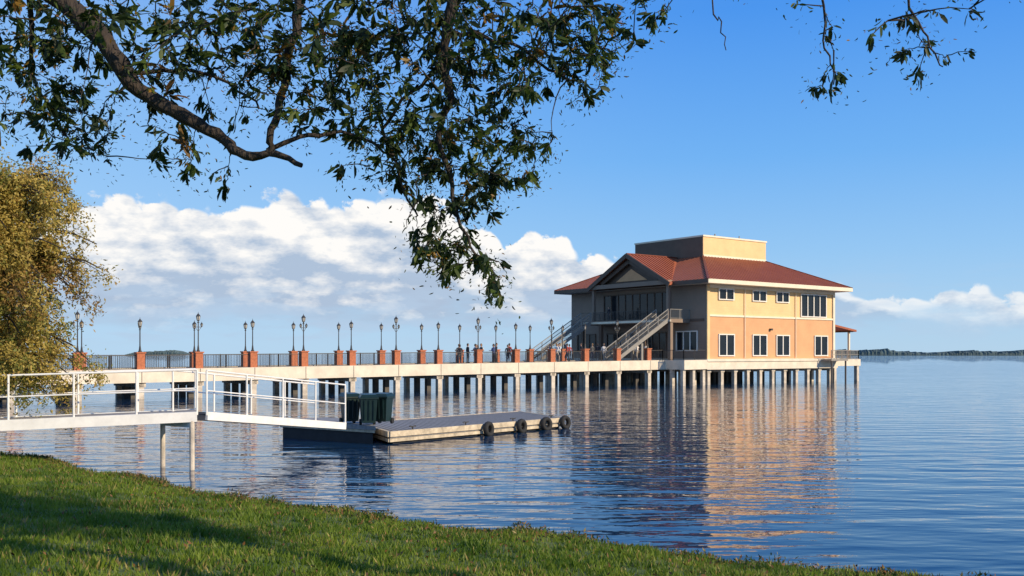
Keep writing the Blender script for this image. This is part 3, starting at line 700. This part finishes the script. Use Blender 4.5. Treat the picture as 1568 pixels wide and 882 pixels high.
def simple_leaves(name,cen,ln,wid,mats,midx,parent,bias=(0,0,-.3)):
    V=quads(cen,1.0,ln,wid,bias); F=np.arange(4*len(cen)).reshape(-1,4)
    o=bpy.data.objects.new(name,npmesh(name,V,F,mats,midx)); COL.objects.link(o); o.parent=parent; return o

OAK=empty('oak_tree'); mb=MB()
tz=float(gz(np.array([-6.6]),np.array([2.5]))[0])
mb.tube([(-6.6,2.5,tz-.3),(-6.5,2.55,tz+.6),(-6.3,2.7,tz+2),(-6.2,2.8,tz+3.3),(-6.2,2.8,tz+5.5),(-6.6,2.4,tz+8)],[.62,.45,.38,.34,.24,.12],M_bark,12)
nodes=[]
def limb(pts,r0,r1,n=8,sub=4,wob=.02):
    P=[Vector(p) for p in pts]; out=[]
    for i in range(len(P)-1):
        p0=P[max(i-1,0)];p1=P[i];p2=P[i+1];p3=P[min(i+2,len(P)-1)]
        for k in range(sub):
            t=k/sub; out.append(.5*((2*p1)+(-p0+p2)*t+(2*p0-5*p1+4*p2-p3)*t*t+(-p0+3*p1-3*p2+p3)*t**3)+Vector([random.uniform(-wob,wob) for _ in range(3)])*(1 if k else .4))
    out.append(P[-1]); m_=len(out)
    rr=[(r0+(r1-r0)*(i/(m_-1))**.8)*random.uniform(.9,1.12) for i in range(m_)]
    mb.tube(out,rr,M_bark,n)
    for q_ in out: nodes.append(q_)
    return out
limb([(-6.2,2.8,tz+3.2),(-5.2,4.2,6.6),(-4.0,5.4,6.9),(-2.2,5.9,7.05),(-.4,6.0,7.0),(1.2,6.1,6.95),(2.6,6.1,6.75),(3.6,6.3,6.6)],.22,.03,10)
limb([(-5.2,4.2,6.6),(-3.9,5.5,6.75),(-3.25,5.9,6.45),(-2.79,6.0,6.08),(-2.50,6.0,5.84),(-2.32,5.98,5.58),(-2.14,6.0,5.42),(-1.94,6.0,5.31),(-1.75,6.03,5.20),(-1.61,6.0,5.10),(-1.43,6.0,5.11),(-1.26,5.97,5.03)],.095,.016,10,4,.010)
limb([(-1.46,6.0,5.12),(-1.43,6.0,5.29),(-1.39,6.05,5.52),(-1.35,6.1,5.80),(-1.28,6.1,6.2),(-1.3,6.0,6.9)],.022,.03,7)
limb([(-1.47,6.0,5.12),(-1.24,6.05,5.23),(-1.0,6.1,5.25),(-.72,6.1,5.12)],.017,.007,6)
limb([(-2.32,5.98,5.58),(-2.1,6.2,5.66),(-1.8,6.3,5.62),(-1.6,6.3,5.45)],.016,.007,6)
limb([(-.4,6.0,7.0),(-.35,6.0,6.11),(-.39,6.0,5.88),(-.42,6.0,5.64),(-.37,6.0,5.44),(-.45,6.05,5.25),(-.37,6.0,4.97),(-.33,6.0,4.73),(-.22,6.0,4.5)],.045,.007,8,4,.01)
limb([(-.42,6.0,5.64),(-.62,6.1,5.5),(-.8,6.2,5.3),(-.7,6.2,5.0),(-.58,6.1,4.75)],.014,.006,6)
limb([(-.37,6.0,5.85),(0,6.1,5.8),(.3,6.2,5.65),(.5,6.2,5.55)],.014,.006,6)
limb([(-2.9,6.0,6.15),(-3.0,6.2,5.8),(-2.95,6.3,5.5),(-2.8,6.3,5.25)],.02,.006,6)
limb([(1.85,6.1,6.85),(1.9,6.1,6.03),(1.94,6.1,5.72),(1.97,6.1,5.55)],.010,.004,5)
limb([(2.5,6.1,6.75),(2.42,6.1,6.1),(2.54,6.1,5.84),(2.64,6.1,5.66)],.012,.004,5)
limb([(1.2,6.1,6.95),(1.22,6.05,6.05),(1.27,6.0,5.9),(1.29,6.0,5.73)],.007,.003,5)
zones=[(-2.9,5.85,.38,.28,100),(-2.92,5.42,.26,.26,60),(-2.1,5.88,.55,.22,74),(-1.95,5.60,.40,.24,44),(-1.30,5.82,.45,.28,90),(-1.18,5.46,.36,.22,48),
 (-.72,5.80,.42,.30,100),(-.72,5.36,.30,.26,50),(-.15,5.82,.36,.26,84),(-.17,5.42,.32,.26,56),(.30,5.80,.26,.22,44),(.48,5.64,.14,.12,13),(.45,5.88,.2,.12,22),
 (-.32,4.98,.30,.26,46),(-.55,5.12,.28,.2,28),(-.44,4.68,.18,.2,30),(-.36,4.50,.22,.12,22),(-.14,4.44,.08,.06,5),(-.10,4.30,.05,.10,6),(-2.02,5.12,.12,.16,10),(-1.74,4.98,.07,.07,3),(-2.5,5.35,.3,.12,10),
 (.75,5.98,.2,.1,12),(1.97,5.58,.06,.12,5),(2.5,5.88,.24,.14,12),(2.62,5.66,.06,.06,3),(-.02,5.05,.22,.14,18),(.18,5.22,.12,.1,8),(-.9,5.05,.2,.14,9),(-2.75,5.22,.3,.08,10),(1.9,6.0,.2,.06,3),
 (-1.0,6.35,2.6,.25,130),(-1.0,6.9,3.2,.4,130),(2.4,6.5,1.2,.3,30)]
pts_=[]
for (zx,zz,rx,rz,n_) in zones:
    for _ in range(n_):
        while True:
            a,b_=random.uniform(-1,1),random.uniform(-1,1)
            if a*a+b_*b_<1: break
        pts_.append(Vector((zx+a*rx,random.gauss(6.1,.42 if zz>5.3 else .2),zz+b_*rz)))
def nearest(p):
    A=np.array([tuple(q) for q in nodes]); d=A-np.array(tuple(p)); pen=np.where(A[:,2]<p.z,1.4,1.0)
    return nodes[int(np.argmin((d**2).sum(1)*pen))]
pts_.sort(key=lambda p:(p-nearest(p)).length)
lc=[];ld=[];lm=[];ll=[]
for p in pts_:
    q=nearest(p); L_=(p-q).length
    mid=q.lerp(p,.5)+Vector((random.uniform(-.1,.1),random.uniform(-.1,.1),random.uniform(-.02,.12)))*min(1,L_*1.5)
    out=[]
    for k in range(6):
        t=k/5; out.append(q*(1-t)**2+mid*2*t*(1-t)+p*t*t+Vector([random.uniform(-.008,.008) for _ in range(3)])*(0<k<5))
    r=.003+.006*min(1,L_); mb.tube(out,[r*(1-.6*k/5) for k in range(6)],M_bark,4); nodes.extend(out[2:])
    dirt=(out[-1]-out[-3]).normalized(); matk=random.choices([0,1,2],[.66,.27,.07])[0]
    big=random.random()<.55
    for _ in range(random.randint(7,12)):
        if random.random()<.55: c_=p+Vector([random.gauss(0,.008) for _ in range(3)])
        else: c_=out[random.randint(2,4)].lerp(p,random.random())+Vector([random.gauss(0,.012) for _ in range(3)])
        v=dirt*.7+Vector((random.gauss(0,.55),random.gauss(0,.55),random.gauss(-.55,.45)))
        lc.append(tuple(c_)); ld.append(tuple(v)); ll.append(random.uniform(.06,.11) if big else random.uniform(.03,.06)); lm.append(matk if random.random()<.85 else random.choice([0,1]))
    if random.random()<.6:
        for _ in range(22):
            c_=p+Vector((random.gauss(0,.06),random.gauss(0,.05),random.gauss(-.02,.07)))
            lc.append(tuple(c_)); ld.append((random.gauss(0,1),random.gauss(0,1),random.gauss(-.5,.7))); ll.append(random.uniform(.016,.036)); lm.append(random.choice([0,0,1,1,2]))
mb.obj('trunk_and_limbs',OAK,True)
ll=np.array(ll); leaves_obj('leaves',np.array(lc),np.array(ld),ll,ll*rng.uniform(.12,.175,len(ll)),[M_l1,M_l2,M_l3],np.array(lm),OAK)

def big_tree(name,base,trunk_r,crown_c,crown_r,nl,nleaf,mats,probs,leaf,sp=.45,bark=M_bark,bias=(0,0,-.3),seedd=1,phmin=-.75,wf=(.14,.3),droop=0,vs=.9):
    random.seed(seedd); T=empty(name); tb=MB(); bx,by,bz=base
    top=Vector((crown_c[0],crown_c[1],crown_c[2]+crown_r[2]*.6)); b0=Vector(base)
    tr=[b0.lerp(top,k/7)+Vector((random.uniform(-.2,.2),random.uniform(-.2,.2),0))*(k>0)*(k<7) for k in range(8)]
    tb.tube(tr,[trunk_r*(1.35 if k==0 else 1-.09*k) for k in range(8)],bark,10)
    cl=[];cm=[]
    for i in range(nl):
        th=random.uniform(0,2*math.pi); ph=random.uniform(phmin,1.0); rr=random.uniform(.5,1.0)
        q_=(max(0,1-abs(ph)**3))**.5
        e=Vector((crown_c[0]+crown_r[0]*rr*math.cos(th)*q_,crown_c[1]+crown_r[1]*rr*math.sin(th)*q_,crown_c[2]+crown_r[2]*ph*(.6+.4*rr)))
        f=max(.25,min(.95,(e.z-bz+droop)/(top.z-bz)*.8)); st=b0.lerp(top,f)
        mid=st.lerp(e,.55)+Vector((random.uniform(-.5,.5),random.uniform(-.5,.5),random.uniform(.1,.7)+droop*.6))
        pts=[st*(1-t)**2+mid*2*t*(1-t)+e*t*t for t in [0,.2,.4,.6,.8,1]]
        tb.tube(pts,[trunk_r*.22*(1-.85*t)+.01 for t in [0,.2,.4,.6,.8,1]],bark,5)
        mk=random.choices(range(len(mats)),probs)[0]
        for _ in range(7):
            t=random.uniform(.4,1.05); c_=st*(1-t)**2+mid*2*t*(1-t)+e*t*t+Vector([random.gauss(0,sp*.9) for _ in range(3)])
            tb.tube([pts[3],(pts[3]+c_)/2+Vector((0,0,.1)),c_],[.022,.015,.007],bark,4)
            cl.append((c_,sp*random.uniform(.3,.8))); cm.append(mk)
    n_=nleaf//len(cl); P=[];Mi=[]
    for (c_,r),mk in zip(cl,cm):
        q_=rng.normal(size=(n_,3))*r*np.array([.9,.9,vs])+np.array(tuple(c_)); P.append(q_); m_=np.full(n_,mk); sw=rng.random(n_)<.25; m_[sw]=rng.integers(0,len(mats),sw.sum()); Mi.append(m_)
    P=np.concatenate(P); Mi=np.concatenate(Mi); tb.obj('trunk_and_limbs',T,True)
    simple_leaves('foliage',P,rng.uniform(leaf*.6,leaf*1.3,len(P)),rng.uniform(leaf*wf[0],leaf*wf[1],len(P)),mats,Mi,T,bias)
bz=float(gz(np.array([-18.9]),np.array([34.2]))[0])
big_tree('cypress_tree',(-18.9,34.2,bz-.2),.24,(-17.7,33.9,6.0),(4.3,3.2,4.4),125,105000,[M_g1,M_g2,M_g3],[.5,.38,.12],.14,.34,seedd=3,phmin=-.92,wf=(.13,.28),droop=1.5,vs=1.15)
bz=float(gz(np.array([14.5]),np.array([.3]))[0])
big_tree('oak_tree',(14.5,.3,bz-.2),.42,(14.5,.3,17.8),(4.5,4.5,3.2),40,14000,[M_l1,M_l2],[.6,.4],.22,.6,seedd=5)
bz=float(gz(np.array([16.5]),np.array([2.2]))[0])
big_tree('oak_tree',(16.5,2.2,bz-.2),.36,(16.8,2.6,15.8),(3.0,3.0,2.4),30,13000,[M_l1,M_l2],[.6,.4],.22,.5,seedd=8)
